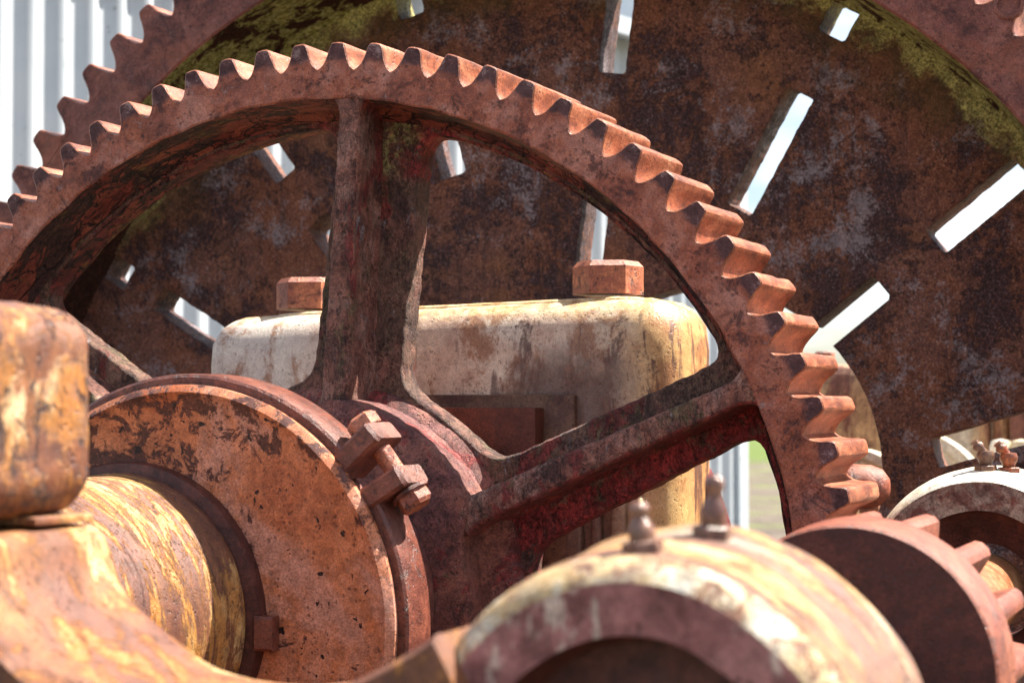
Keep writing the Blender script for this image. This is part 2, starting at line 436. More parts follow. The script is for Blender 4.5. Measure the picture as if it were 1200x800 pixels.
M['housing'] = m_cream('white_cream_housing', 2.8, 0.60, False, (0.74, 0.64, 0.46), (0.56, 0.33, 0.12), 0.55, 0.32, axis=(0.695, 0.018), rust=((0.27, 0.115, 0.055), (0.17, 0.065, 0.055)), soft=0.04, grey=0.7)
def m_face():
    m = Mat('mauve_face_with_cream_drips')
    a = m.noise(24, 8, 0.7, 0.5)
    f = m.noise(200, 6, 0.75)
    col = m.ramp(a, [(0.38, (0.19, 0.065, 0.065)), (0.5, (0.34, 0.135, 0.135)), (0.62, (0.46, 0.21, 0.20))])
    d = m.noise(60, 5, 0.6, 0.3, sx=(1, 1, 0.18))
    col = m.mix(m.math('MULTIPLY', m.step(d, 0.55, 0.61), 0.8), col, (0.66, 0.54, 0.46))
    col = m.mix(m.step(m.noise(34, 8, 0.75, 0.5), 0.60, 0.66), col, (0.07, 0.022, 0.020))
    return m.finish(col, 0.40, m.math('ADD', f, a), 0.6, 0.0022, 0.45)
M['facedark'] = m_face()
M['ridge'] = m_cream('flaking_cream_ridge', 7.0, 0.28, False, (0.86, 0.80, 0.66), (0.70, 0.50, 0.25), 0.5, 0.4, grey=0.4)
M['facedark0'] = m_plain('mauve_primer_face', (0.13, 0.045, 0.045), (0.20, 0.085, 0.085), 0.42, 18, 0.5, 0.3)
M['bore'] = m_plain('dark_red_bore', (0.07, 0.018, 0.013), (0.13, 0.038, 0.026), 0.5)
M['farface'] = m_plain('flaking_white_face', (0.36, 0.29, 0.24), (0.15, 0.050, 0.040), 0.6, 40, 0.6, 0.6)
M['whitepaint'] = m_plain('chalky_white_paint', (0.76, 0.72, 0.64), (0.74, 0.64, 0.44), 0.5, 20, 0.3, 0.25)
M['discdark'] = m_plain('dark_maroon_plate', (0.055, 0.014, 0.014), (0.105, 0.028, 0.022), 0.5, 14, 0.5, 0.6)
M['pink'] = m_plain('salmon_rust', (0.36, 0.110, 0.062), (0.25, 0.062, 0.034), 0.40, 30, 0.6, 0.6, 0.5)
M['bolt'] = m_plain('orange_rust_bolt', (0.52, 0.19, 0.10), (0.32, 0.10, 0.065), 0.34, 45, 0.7, 0.8, 0.55)
M['shaft'] = m_plain('turned_orange_shaft', (0.38, 0.13, 0.055), (0.50, 0.24, 0.11), 0.3, 50, 0.4, 0.25, 0.5)
M['lug'] = m_plain('brown_rust_strap', (0.13, 0.036, 0.024), (0.22, 0.066, 0.040), 0.36, 32, 0.6, 0.7, 0.55)
M['panel'] = m_plain('dull_brown_panel', (0.19, 0.095, 0.055), (0.12, 0.045, 0.030), 0.5, 30, 0.4, 0.4)
M['panelred'] = m_plain('dark_rust_cover', (0.105, 0.024, 0.013), (0.16, 0.040, 0.020), 0.45, 14, 0.4, 0.4)
M['brass'] = m_plain('rusty_grease_fitting', (0.13, 0.050, 0.035), (0.24, 0.12, 0.08), 0.22, 90, 0.3, 0.5, 0.7)
M['darkred'] = m_plain('dull_red_bracket', (0.16, 0.022, 0.022), (0.10, 0.022, 0.022), 0.45)

# ------------------------------------------------------------------ mesh helpers
def mark_sharp(me, ang=38):
    bm = bmesh.new()
    bm.from_mesh(me)
    bmesh.ops.recalc_face_normals(bm, faces=bm.faces)
    a = radians(ang)
    for e in bm.edges:
        if len(e.link_faces) == 2:
            e.smooth = e.calc_face_angle(0) < a
    for f in bm.faces:
        f.smooth = True
    bm.to_mesh(me)
    bm.free()

def mkobj(name, me, mats, parent=None):
    if not isinstance(mats, (list, tuple)):
        mats = [mats]
    if not me.materials:
        for k in mats:
            me.materials.append(M[k] if isinstance(k, str) else k)
    o = bpy.data.objects.new(name, me)
    C.objects.link(o)
    if parent:
        o.parent = parent
        o.matrix_parent_inverse = parent.matrix_world.inverted()
    return o

def mesh(verts, faces, mi=None, ang=38, sharp=True):
    me = bpy.data.meshes.new('m')
    me.from_pydata([tuple(v) for v in verts], [], faces)
    if mi:
        for p, k in zip(me.polygons, mi):
            p.material_index = k
    me.validate()
    if sharp:
        mark_sharp(me, ang)
    return me

def thing(name, loc, label, cat, group=None):
    o = bpy.data.objects.new(name, None)
    o.empty_display_size = 0.05
    C.objects.link(o)
    o.location = loc
    o['label'] = label
    o['category'] = cat
    if group:
        o['group'] = group
    bpy.context.view_layer.update()
    return o

def lathe(prof, cx, cz, seg=160, mats=None, closed=True, jit=0.0, jf=20, a0=0.0):
    """revolve (r, y) about an axle parallel to Y through (cx, cz); mats: index per profile segment"""
    V = []
    F = []
    mi = []
    n = len(prof)
    for i in range(seg):
        t = a0 + 2 * pi * i / seg
        for k, (r, y) in enumerate(prof):
            rr = r
            if jit:
                rr += jit * mn.noise(Vector((cos(t) * r * jf, y * jf + 5, sin(t) * r * jf)))
            V.append((cx + rr * cos(t), y, cz + rr * sin(t)))
    m = n if closed else n - 1
    for i in range(seg):
        j = (i + 1) % seg
        for k in range(m):
            l = (k + 1) % n
            F.append((i * n + k, i * n + l, j * n + l, j * n + k))
            mi.append(mats[k] if mats else 0)
    return mesh(V, F, mi)

def curve_plate(outline, holes, y0, y1, bev=0.002, res=1):
    """flat plate from closed (x, z) outlines, between y0 and y1, with rounded arrises"""
    cu = bpy.data.curves.new('c', 'CURVE')
    cu.dimensions = '2D'
    cu.fill_mode = 'BOTH'
    for pts in [outline] + holes:
        s = cu.splines.new('POLY')
        s.points.add(len(pts) - 1)
        for p, q in zip(s.points, pts):
            p.co = (q[0], q[1], 0, 1)
        s.use_cyclic_u = True
    th = (y1 - y0) / 2
    cu.extrude = th - bev
    cu.bevel_depth = bev
    cu.bevel_resolution = res
    cu.offset = -bev
    o = bpy.data.objects.new('tmp', cu)
    C.objects.link(o)
    dg = bpy.context.evaluated_depsgraph_get()
    me = bpy.data.meshes.new_from_object(o.evaluated_get(dg))
    bpy.data.objects.remove(o)
    ym = (y0 + y1) / 2
    for v in me.vertices:
        x, y, z = v.co
        v.co = (x, ym - z, y)
    bm = bmesh.new()
    bm.from_mesh(me)
    bmesh.ops.remove_doubles(bm, verts=bm.verts, dist=1e-5)
    bm.to_mesh(me)
    bm.free()
    mark_sharp(me, 50)
    me.materials.clear()
    return me

def resample(pts, step):
    out = []
    n = len(pts)
    for i in range(n):
        a, b = Vector(pts[i]), Vector(pts[(i + 1) % n])
        k = max(1, int((b - a).length / step))
        for j in range(k):
            out.append(a.lerp(b, j / k))
    return out

def smoothpoly(pts, step, it):
    p = resample(pts, step)
    for _ in range(it):
        n = len(p)
        p = [(p[i - 1] + p[i] * 2 + p[(i + 1) % n]) / 4 for i in range(n)]
    return p

def jitter(p, amp, freq, seed=0):
    n = len(p)
    out = []
    for i in range(n):
        t = (p[(i + 1) % n] - p[i - 1])
        t.normalize()
        nn = Vector((t.y, -t.x))
        d = mn.noise(Vector((p[i].x * freq, p[i].y * freq, seed))) + 0.5 * mn.noise(Vector((p[i].x * freq * 3, p[i].y * freq * 3, seed + 9)))
        out.append(p[i] + nn * d * amp)
    return out

def circle(cx, cz, r, n=96, a0=0, a1=360):
    full = abs(a1 - a0) >= 360
    m = n if full else n + 1
    return [Vector((cx + r * cos(radians(a0 + (a1 - a0) * i / n)), cz + r * sin(radians(a0 + (a1 - a0) * i / n)))) for i in range(m)]

def prism(poly, axis_m, h, chamf=0.0, top_only=True):
    """convex polygon (local xy) extruded along local z by h with a chamfered top, placed by matrix"""
    n = len(poly)
    cx = sum(p[0] for p in poly) / n
    cy = sum(p[1] for p in poly) / n
    def ring(z, s):
        return [axis_m @ Vector((cx + (p[0] - cx) * s, cy + (p[1] - cy) * s, z)) for p in poly]
    r = max(hypot(p[0] - cx, p[1] - cy) for p in poly)
    s = 1 - chamf / r if r else 1
    R_ = [ring(0, s if not top_only else 1)]
    if not top_only:
        R_.append(ring(chamf, 1))
    R_ += [ring(h - chamf, 1), ring(h, s)] if chamf else [ring(h, 1)]
    V = [v for q in R_ for v in q]
    F = [tuple(range(n))[::-1], tuple(range(len(V) - n, len(V)))]
    for k in range(len(R_) - 1):
        for i in range(n):
            j = (i + 1) % n
            F.append((k * n + i, k * n + j, k * n + n + j, k * n + n + i))
    return V, F

def join(parts):
    V, F = [], []
    for v, f in parts:
        o = len(V)
        V += list(v)
        F += [tuple(i + o for i in q) for q in f]
    return V, F

def frame_m(origin, z, x=None):
    z = Vector(z).normalized()
    x = Vector(x) if x is not None else (Vector((0, 1, 0)) if abs(z.y) < 0.9 else Vector((1, 0, 0)))
    x = (x - z * x.dot(z)).normalized()
    y = z.cross(x)
    m = Matrix((x, y, z)).transposed().to_4x4()
    m.translation = Vector(origin)
    return m

def hexpoly(r, rot=0.0):
    return [(r * cos(rot + pi / 3 * i), r * sin(rot + pi / 3 * i)) for i in range(6)]

def cylm(m, prof, seg=32):
    """lathe about local z of m, prof (r, z) open, capped"""
    V, F = [], []
    n = len(prof)
    for i in range(seg):
        t = 2 * pi * i / seg
        for r, z in prof:
            V.append(m @ Vector((r * cos(t), r * sin(t), z)))
    for i in range(seg):
        j = (i + 1) % seg
        for k in range(n - 1):
            F.append((i * n + k, i * n + k + 1, j * n + k + 1, j * n + k))
    F.append(tuple(i * n for i in range(seg)))
    F.append(tuple(i * n + n - 1 for i in range(seg))[::-1])
    return V, F

def rough_box(cx, cy, cz, sx, sy, sz, rad, amp=0.0, freq=20, n=22, rot=0.0, bottom_round=True):
    """rounded, slightly uneven casting block on a dense grid"""
    bm = bmesh.new()
    bmesh.ops.create_cube(bm, size=2)
    bmesh.ops.subdivide_edges(bm, edges=bm.edges, cuts=n, use_grid_fill=True)
    rr = rad
    for v in bm.verts:
        p = Vector((v.co.x * sx, v.co.y * sy, v.co.z * sz))
        q = Vector((max(-sx + rr, min(sx - rr, p.x)), max(-sy + rr, min(sy - rr, p.y)), max(-sz + (rr if bottom_round else 0), min(sz - rr, p.z))))
        d = p - q
        if d.length > 1e-9:
            mxd = max(abs(d.x), abs(d.y), abs(d.z))
            p = q + d.normalized() * mxd
        if amp:
            k = mn.noise(Vector(p) * freq) + 0.4 * mn.noise(Vector(p) * freq * 3.1)
            p += (d.normalized() if d.length > 1e-6 else Vector((0, 0, 0))) * k * amp
        v.co = p
    bmesh.ops.rotate(bm, verts=bm.verts, cent=(0, 0, 0), matrix=Matrix.Rotation(rot, 3, 'Y'))
    bmesh.ops.translate(bm, verts=bm.verts, vec=(cx, cy, cz))
    me = bpy.data.meshes.new('m')
    bm.to_mesh(me)
    bm.free()
    mark_sharp(me, 60)
    return me

# ------------------------------------------------------------------ setting: ground, barn
GZ = -0.9
def m_ground():
    m = Mat('dry_grass_and_gravel')
    q = m.n('ShaderNodeSeparateXYZ')
    m.link(m.pos, q.inputs[0])
    a = m.noise(0.9, 8, 0.65, 0.3)
    b = m.noise(5, 8, 0.8)
    col = m.ramp(b, [(0.38, (0.06, 0.05, 0.04)), (0.5, (0.125, 0.10, 0.08)), (0.7, (0.21, 0.175, 0.14))])
    g = m.step(a, 0.50, 0.60)
    col = m.mix(m.math('MULTIPLY', g, 0.7), col, m.ramp(b, [(0.3, (0.05, 0.075, 0.02)), (0.7, (0.20, 0.22, 0.08))]))
    far = m.step(m.math('ADD', q.outputs[1], m.math('MULTIPLY', a, 4.0)), 32, 37)
    col = m.mix(far, col, m.ramp(b, [(0.3, (0.06, 0.09, 0.018)), (0.7, (0.12, 0.16, 0.04))]))
    return m.finish(col, 0.9, b, 0.8, 0.05, 0.2, grain=0)
me = mesh([(-400, -400, GZ), (400, -400, GZ), (400, 1500, GZ), (-400, 1500, GZ)], [(0, 1, 2, 3)])
g = mkobj('ground', me, [m_ground()])
g['kind'] = 'structure'
# low trees on the far horizon
def m_leaf():
    m = Mat('far_foliage')
    b = m.noise(0.6, 8, 0.7)
    return m.finish(m.ramp(b, [(0.3, (0.02, 0.035, 0.012)), (0.7, (0.08, 0.12, 0.04))]), 0.9, b, 1.0, 0.5, 0.1)

def m_barn():
    m = Mat('white_painted_corrugated_steel')
    q = m.n('ShaderNodeSeparateXYZ')
    m.link(m.pos, q.inputs[0])
    a = m.noise(3, 7, 0.6)
    col = m.mix(m.step(a, 0.4, 0.7), (0.44, 0.47, 0.50), (0.37, 0.41, 0.45))
    sp = m.noise(26, 6, 0.7, 0.4)
    big = m.step(m.noise(4, 3, 0.5), 0.42, 0.60)
    dm = m.math('MULTIPLY', m.step(sp, 0.615, 0.66), big)
    col = m.mix(m.math('MULTIPLY', dm, 0.8), col, (0.10, 0.12, 0.12))
    return m.finish(col, 0.45, a, 0.1, 0.002, 0.4, grain=0)
M['barn'] = m_barn()
barn = thing('barn', (-1.7, 4.0, GZ), 'white corrugated steel barn wall standing behind the big slotted gear', 'barn')
WA = Vector((-2.15, 1.25)); WB = Vector((-1.19, 5.92))
wd = (WB - WA).normalized(); wn = Vector((wd.y, -wd.x))
WL = (WB - WA).length
PIT = 0.102
zt = 1.58
sheet_w = PIT * 10
ns = int(WL / sheet_w) + 1
for s_ in range(ns):
    s0 = WL - sheet_w * (s_ + 1) + 0.0
    s1 = WL - sheet_w * s_
    K = 120
    V, F = [], []
    off = 0.0012 * (s_ % 2)
    for i in range(K + 1):
        s = s0 + (s1 - s0) * i / K
        d = 0.015 * cos(2 * pi * s / PIT) + off
        p = WA + wd * s + wn * d
        V += [(p.x, p.y, GZ + 0.03), (p.x, p.y, zt)]
    for i in range(K):
        F.append((2 * i, 2 * i + 2, 2 * i + 3, 2 * i + 1))
    me = mesh(V, F, ang=80)
    mkobj('corrugated_sheet', me, 'barn', barn)
# corner trim, end wall and a shallow roof with eave
p = WB
def boxmesh(a, b, along, nrm, t0, t1, z0, z1):
    V = []
    for z in (z0, z1):
        for s, d in ((a, t0), (b, t0), (b, t1), (a, t1)):
            q = WA + along * s + nrm * d
            V.append((q.x, q.y, z))
    return mesh(V, [(0, 1, 2, 3), (7, 6, 5, 4), (0, 4, 5, 1), (1, 5, 6, 2), (2, 6, 7, 3), (3, 7, 4, 0)])
mkobj('corner_trim', boxmesh(WL - 0.02, WL + 0.06, wd, wn, -0.06, 0.02, GZ, zt), 'barn', barn)
mkobj('end_wall', boxmesh(WL - 0.05, WL - 0.02, wd, wn, -3.0, -0.06, GZ, zt + 0.5), 'barn', barn)
V = []
for s in (-0.4, WL + 0.2):
    for d, z in ((0.07, zt - 0.01), (-3.0, zt + 0.75), (-3.0, zt + 0.80), (0.07, zt + 0.03)):
        q = WA + wd * s + wn * d
        V.append((q.x, q.y, z))
mkobj('roof', mesh(V, [(0, 1, 2, 3), (7, 6, 5, 4), (0, 4, 5, 1), (1, 5, 6, 2), (2, 6, 7, 3), (3, 7, 4, 0)]), 'barn', barn)
mkobj('eave_gutter', boxmesh(-0.4, WL + 0.2, wd, wn, 0.072, 0.12, zt - 0.02, zt + 0.045), 'barn', barn)

# ------------------------------------------------------------------ rear slotted gear
RC = (0.1096, 0.0083)
rear = thing('slotted_gear', (RC[0], 0.29, RC[1]), 'huge brown rusted gear with radial slots cut through its mossy disc', 'gear')
rim_prof = [(0.787, 0.290), (0.790, 0.2875), (0.820, 0.2875), (0.8424, 0.2875), (0.8424, 0.47), (0.840, 0.4725), (0.790, 0.4725), (0.789, 0.452), (0.776, 0.443), (0.782, 0.432), (0.785, 0.39), (0.786, 0.33)]
me = lathe(rim_prof, *RC, seg=288, mats=[0, 0, 0, 0, 0, 0, 0, 1, 1, 1, 1, 1], jit=0.0012, jf=14)
# mossy inner band
def m_moss():
    m = Mat('mossy_rim')
    f = m.noise(150, 6, 0.75)
    a = m.noise(20, 8, 0.7, 0.8)
    col = m.ramp(f, [(0.36, (0.12, 0.11, 0.02)), (0.48, (0.42, 0.41, 0.12)), (0.60, (0.72, 0.70, 0.32))])
    qz = m.n('ShaderNodeSeparateXYZ')
    m.link(m.pos, qz.inputs[0])
    dm = m.math('MAXIMUM', m.step(a, 0.49, 0.55), m.step(qz.outputs[2], 0.62, 0.48))
    col = m.mix(dm, col, m.ramp(f, [(0.3, (0.02, 0.012, 0.010)), (0.7, (0.13, 0.05, 0.03))]))
    return m.finish(col, 0.9, m.math('ADD', f, m.math('MULTIPLY', a, 0.8)), 1.0, 0.006, 0.15)
M['moss'] = m_moss()
mkobj('rim', me, ['flange', 'moss'], rear)
# disc outline with slots
def slot(ang, r0, r1, w=0.036, rnd=0.0025):
    a = radians(ang)
    e = Vector((cos(a), sin(a)))
    n = Vector((-sin(a), cos(a)))
    c = Vector(RC)
    h = w / 2
    q = [(r0 + rnd, -h), (r1 - rnd, -h), (r1, -h + rnd), (r1, h - rnd), (r1 - rnd, h), (r0 + rnd, h), (r0, h - rnd), (r0, -h + rnd)]
    return [c + e * u + n * v for u, v in q]
HC, HR = Vector((0.3047, 0.1261)), 0.2249
holes = []
odd = [82.6, 38.8, 127.4, 171.9, 216.5, 261.0, 305.5, 350.0]
even = [60.7, 16.3, 105.6, 149.6, 194.4, 239.0, 283.5, 328.0]
sd = math.radians(38.8)
for a in odd:
    if a != 38.8:
        if a not in (350.0,):
            holes.append(slot(a, 0.36, 0.548 if a != 127.4 else 0.560))
    holes.append(slot(a, 0.622 if a != 127.4 else 0.638, 0.752))
for a in even:
    holes.append(slot(a, 0.503 if a != 105.6 else 0.515, 0.662 if a != 149.6 else 0.684))
    if a != 16.3:
        holes.append(slot(a, 0.738, 0.779))
# the big round opening, with one slot running into it
e = Vector((cos(sd), sin(sd))); n_ = Vector((-sin(sd), cos(sd))); c_ = Vector(RC); h = 0.017
def hitr(off):
    # radius along the slot edge where it meets the opening
    o = c_ + n_ * off - HC
    b = o.dot(e); cc = o.dot(o) - HR * HR
    return -b + math.sqrt(b * b - cc)
rp, rm_ = hitr(h), hitr(-h)
P1 = c_ + n_ * h + e * rp
P0 = c_ - n_ * h + e * rm_
a1 = math.degrees(atan2(P1.y - HC.y, P1.x - HC.x)); a0 = math.degrees(atan2(P0.y - HC.y, P0.x - HC.x))
arc = circle(HC.x, HC.y, HR, 140, a1, a0 + 360)
arc = jitter(arc, 0.0012, 60, 3)
tip = [c_ + e * 0.537 - n_ * h, c_ + e * 0.541 - n_ * (h - 0.004), c_ + e * 0.541 + n_ * (h - 0.004), c_ + e * 0.537 + n_ * h]
big = arc + tip
holes = [resample(q, 0.005) for q in holes if True]
holes = [h_ for h_ in holes if all((p_ - HC).length > HR + 0.012 for p_ in h_)]
holes = [jitter(h_, 0.0011, 90, i) for i, h_ in enumerate(holes)]
outer = circle(*RC, 0.7885, 240)
me = curve_plate(outer, [big] + holes, 0.440, 0.498, 0.0022)
mkobj('disc', me, 'disc', rear)



def tooth_mesh(Rr, pitch, k, W, b=0.0014, mats=('face', 'flank'), root=0.0335, seed=None):
    """one gear tooth on the +X side of the Y axle, with its share of the root"""
    prof = [(0.0, 0.0), (-0.0003, 0.0050), (-0.0014, 0.0073), (-0.0038, 0.0089), (-0.008, 0.0105), (-0.013, 0.0118), (-0.018, 0.0137), (-0.0225, 0.0160), (-0.0258, 0.0187), (-0.0277, 0.0212)]
    pts = [(Rr + dr * k, hw * k) for dr, hw in prof]
    half = pitch / 2
    end = (Rr - 0.0289 * k)
    poly = []
    right = [(hypot(0, 0) or p[0], -p[1]) for p in pts[:0]]
    line = []
    for r, h_ in pts[::-1]:
        line.append((r, -h_))
    for r, h_ in pts[1:]:
        line.append((r, h_))
    line = [(r, h_ / Rr) for r, h_ in line]                # to polar: angle
    line = [(end, -half)] + line + [(end, half)]
    P = [Vector((r * cos(t), r * sin(t))) for r, t in line]
    n = len(P)
    N = []
    for i in range(n):
        if i in (0, n - 1):
            N.append(P[i].normalized())
            continue
        t = (P[i + 1] - P[i - 1]).normalized()
        N.append(Vector((t.y, -t.x)))
    rb = Rr - root * k
    Bm = [Vector((rb * cos(t), rb * sin(t))) for t in (-half, -half / 2, 0, half / 2, half)]
    V, F, mi = [], [], []
    ys = [(0, -b), (b, 0), (W * 0.16, 0), (W * 0.33, 0), (W * 0.5, 0), (W * 0.66, 0), (W * 0.83, 0), (W - b, 0), (W, -b)]
    for y, off in ys:
        for i_, (p, q) in enumerate(zip(P, N)):
            s = p + q * off
            if seed is not None and 2 < i_ < n - 3:
                e1 = mn.noise(Vector((p.x * 90, p.y * 90 + seed * 7, y * 30)))
                nick = min(0.0, mn.noise(Vector((p.x * 160, p.y * 160 + seed * 3, y * 70 + seed))) + 0.28) * 2.2
                s = s + q * (0.00055 * e1 + 0.0014 * nick)
            V.append((s.x, y, s.y))
    nb = len(V)
    for y in (0, W):
        for p in Bm:
            V.append((p.x, y, p.y))
    for k_ in range(len(ys) - 1):
        for i in range(n - 1):
            a = k_ * n + i
            F.append((a, a + 1, a + 1 + n, a + n))
            mi.append(1)
    F.append(tuple(range(n)) + tuple(nb + j for j in (4, 3, 2, 1, 0)))
    mi.append(0)
    F.append(tuple(range((len(ys) - 1) * n, len(ys) * n))[::-1] + tuple(nb + 5 + j for j in range(5)))
    mi.append(0)
    # angle runs x->z, so flip for a right handed outside
    me = bpy.data.meshes.new('tooth')
    me.from_pydata(V, [], F)
    for p_, q_ in zip(me.polygons, mi):
        p_.material_index = q_
    bm = bmesh.new()
    bm.from_mesh(me)
    bmesh.ops.recalc_face_normals(bm, faces=bm.faces)
    # the strip is open along the hidden base: make sure it points outwards
    for f in bm.faces:
        if f.material_index == 0 and f.calc_center_median().y < W / 2 and f.normal.y > 0:
            bmesh.ops.reverse_faces(bm, faces=bm.faces)
            break
    for e_ in bm.edges:
        if len(e_.link_faces) == 2:
            e_.smooth = e_.calc_face_angle(0) < radians(26)
    for f in bm.faces:
        f.smooth = True
    bm.to_mesh(me)
    bm.free()
    for x in mats:
        me.materials.append(M[x])
    return me

tm = tooth_mesh(0.884, 2 * pi / 96, 1.243, 0.182, mats=('flange', 'flank'), root=0.0335)
# root radius equals the outside of the rim
NT = 96
for i in range(NT):
    o = bpy.data.objects.new('tooth', tm)
    C.objects.link(o)
    o.parent = rear
    o.matrix_parent_inverse = Matrix.Identity(4)
    o.location = (0, -0.0025, 0)
    o.rotation_euler = (0, -radians(125.7 + 360 / NT * i), 0)
# the wheel stands well clear of the casing, 0.8 m behind the spoked gear's face
RK = 1.153
rear.scale = (RK, RK, RK)
rear.location = (-0.0258, 0.6161, -0.0226)
# round pocket with a bolt in the flange at the upper right
pm_ = frame_m((0.703, 0.2885, 0.642), (0, -1, 0))
v, f = cylm(pm_, [(0.017, -0.002), (0.017, 0.0035), (0.0155, 0.0045), (0.0125, 0.0045), (0.0115, 0.0005)], 28)
V0 = Vector((RC[0], 0.29, RC[1]))
me = mesh([rear.location + (q - V0) * RK for q in v], f)
bpy.context.view_layer.update()
mkobj('balance_plug', me, 'flange', rear)

# ------------------------------------------------------------------ front spoked gear
front = thing('spoked_gear', (0, 0, 0), 'red-brown spoked gear wheel standing in front of the cream casing', 'gear')
rim = [(0.5385, 0.0), (0.5405, -0.0015), (0.5668, 0.0), (0.5668, 0.14), (0.539, 0.14), (0.5345, 0.12), (0.526, 0.101), (0.5155, 0.096), (0.5155, 0.060), (0.524, 0.0575), (0.5325, 0.045), (0.5365, 0.02)]
me = lathe(rim, 0, 0, seg=324, mats=[0, 0, 0, 0, 1, 1, 1, 1, 1, 1, 1, 1], jit=0.0022, jf=30)
# keep the tooth seat round
for v in me.vertices:
    r = hypot(v.co.x, v.co.z)
    if r > 0.56:
        s = 0.5668 / r
        v.co.x *= s
        v.co.z *= s
mkobj('rim', me, ['face', 'crackred'], front)
tms = [tooth_mesh(0.6, 2 * pi / 81, 1.0, 0.14, mats=('face', 'flank'), root=0.0332, seed=q) for q in range(9)]
for i in range(81):
    o = bpy.data.objects.new('tooth', tms[(i * 5 + i // 7) % 9])
    C.objects.link(o)
    o.parent = front
    o.rotation_euler = (0, -(2.29489360 + 2 * pi / 81 * i), 0)

SP = [85, 25, -35, 145, 205, 265]
PY0, PY1 = 0.058, 0.094
def window(aL, aR):
    """opening between the spoke at angle aL (lower) and aR = aL+60"""
    pts = []
    ro, ri = 0.5165, 0.235
    hw_o, hw_i = 0.041, 0.050
    aLo = aL + math.degrees(hw_o / ro); aRo = aR - math.degrees(hw_o / ro)
    aLi = aL + math.degrees(hw_i / ri); aRi = aR - math.degrees(hw_i / ri)
    for i in range(25):
        t = radians(aLo + (aRo - aLo) * i / 24)
        pts.append(Vector((ro * cos(t), ro * sin(t))))
    for i in range(13):
        t = radians(aRi + (aLi - aRi) * i / 12)
        pts.append(Vector((ri * cos(t), ri * sin(t))))
    p = smoothpoly(pts, 0.004, 40)
    return jitter(p, 0.0016, 70, aL)
wins = [window(a, a + 60 - (2.3 if a == 25 else 0)) for a in (25, 85, 145, 205, 265, 325)]
me = curve_plate(circle(0, 0, 0.527, 240), wins, PY0, PY1, 0.005, 2)
mkobj('web_plate', me, 'web', front)
# spoke ribs: stand proud of the web, front and back
def rib(p0, p1, w0, w1, y0, y1, seed):
    p0 = Vector(p0); p1 = Vector(p1)
    L = 90
    d = (p1 - p0).normalized(); n = Vector((-d.y, d.x))
    V, F = [], []
    S = []
    for k in range(5):
        t = k / 4
        S.append((-1, y1 + (y0 + 0.006 - y1) * t))
    for k in range(1, 4):
        a = pi / 2 * k / 4
        S.append((-1 + 0.42 * (1 - cos(a)), y0 + 0.006 * (1 - sin(a))))
    S += [(-0.5, y0), (0, y0 - 0.0006), (0.5, y0)]
    for k in range(3, 0, -1):
        a = pi / 2 * k / 4
        S.append((1 - 0.42 * (1 - cos(a)), y0 + 0.006 * (1 - sin(a))))
    for k in range(4, -1, -1):
        t = k / 4
        S.append((1, y1 + (y0 + 0.006 - y1) * t))
    m = len(S)
    for i in range(L + 1):
        t = i / L
        w_ = (w0 + (w1 - w0) * t) / 2
        w_ *= 1 + 0.9 * max(0, (t - 0.93) / 0.07) ** 2 + 0.35 * max(0, (0.08 - t) / 0.08) ** 2
        c = p0.lerp(p1, t)
        for u, y in S:
            fl = 1 + 0.35 * max(0.0, (abs(y - y1) < 0.012) * (1 - abs(y - y1) / 0.012)) if True else 1
            q = c + n * (u * w_ * fl)
            v = Vector((q.x, y, q.y))
            k = mn.noise(v * 45 + Vector((seed, 0, 0))) * 0.0016 + mn.noise(v * 130 + Vector((seed, 3, 0))) * 0.0009
            dv = Vector((n.x * u, -0.6, n.y * u))
            v += dv.normalized() * k
            V.append(v)
    for i in range(L):
        for k in range(m - 1):
            F.append((i * m + k, i * m + k + 1, (i + 1) * m + k + 1, (i + 1) * m + k))
    F.append(tuple(range(m)))
    F.append(tuple(L * m + k for k in range(m))[::-1])
    return mesh(V, F)
ribs = {85: ((0.026, 0.195), (0.0450, 0.541)), 25: ((0.176, 0.090), (0.4905, 0.2255))}
for a in SP:
    if a in ribs:
        p0, p1 = ribs[a]
    else:
        t = radians(a)
        p0 = (0.2 * cos(t), 0.2 * sin(t)); p1 = (0.541 * cos(t), 0.541 * sin(t))
    me = rib(p0, p1, 0.033, 0.024, 0.001, PY0 + 0.004, a)
    mkobj('spoke_rib', me, 'spoke', front)
# hub: stout boss with a stepped outline
def hub_outline(big_r, small_r):
    pts = []
    for i in range(240):
        t = i * 1.5
        k = 1 / (1 + math.exp(-(min(abs(((t - 57 + 180) % 360) - 180), 999) - 33) / 2.0))
        r = big_r * (1 - k) + small_r * k
        pts.append(Vector((r * cos(radians(t)), r * sin(radians(t)))))
    return jitter(pts, 0.0018, 60, 2)
me = curve_plate(hub_outline(0.217, 0.186), [circle(0, 0, 0.06, 60)], 0.0005, 0.135, 0.004, 2)
mkobj('hub', me, 'hub', front)
# fillet ring where hub runs out into the web
me = lathe([(0.16, 0.0575), (0.228, 0.0575), (0.222, 0.050), (0.205, 0.040), (0.16, 0.036)], 0, 0, seg=180, jit=0.002, jf=40)
mkobj('hub_fillet', me, 'hub', front)
me = lathe([(0.0, -0.16), (0.055, -0.16), (0.055, 0.20), (0.0, 0.20)], 0, 0, seg=64, closed=False)
mkobj('axle', me, 'shaft', front)

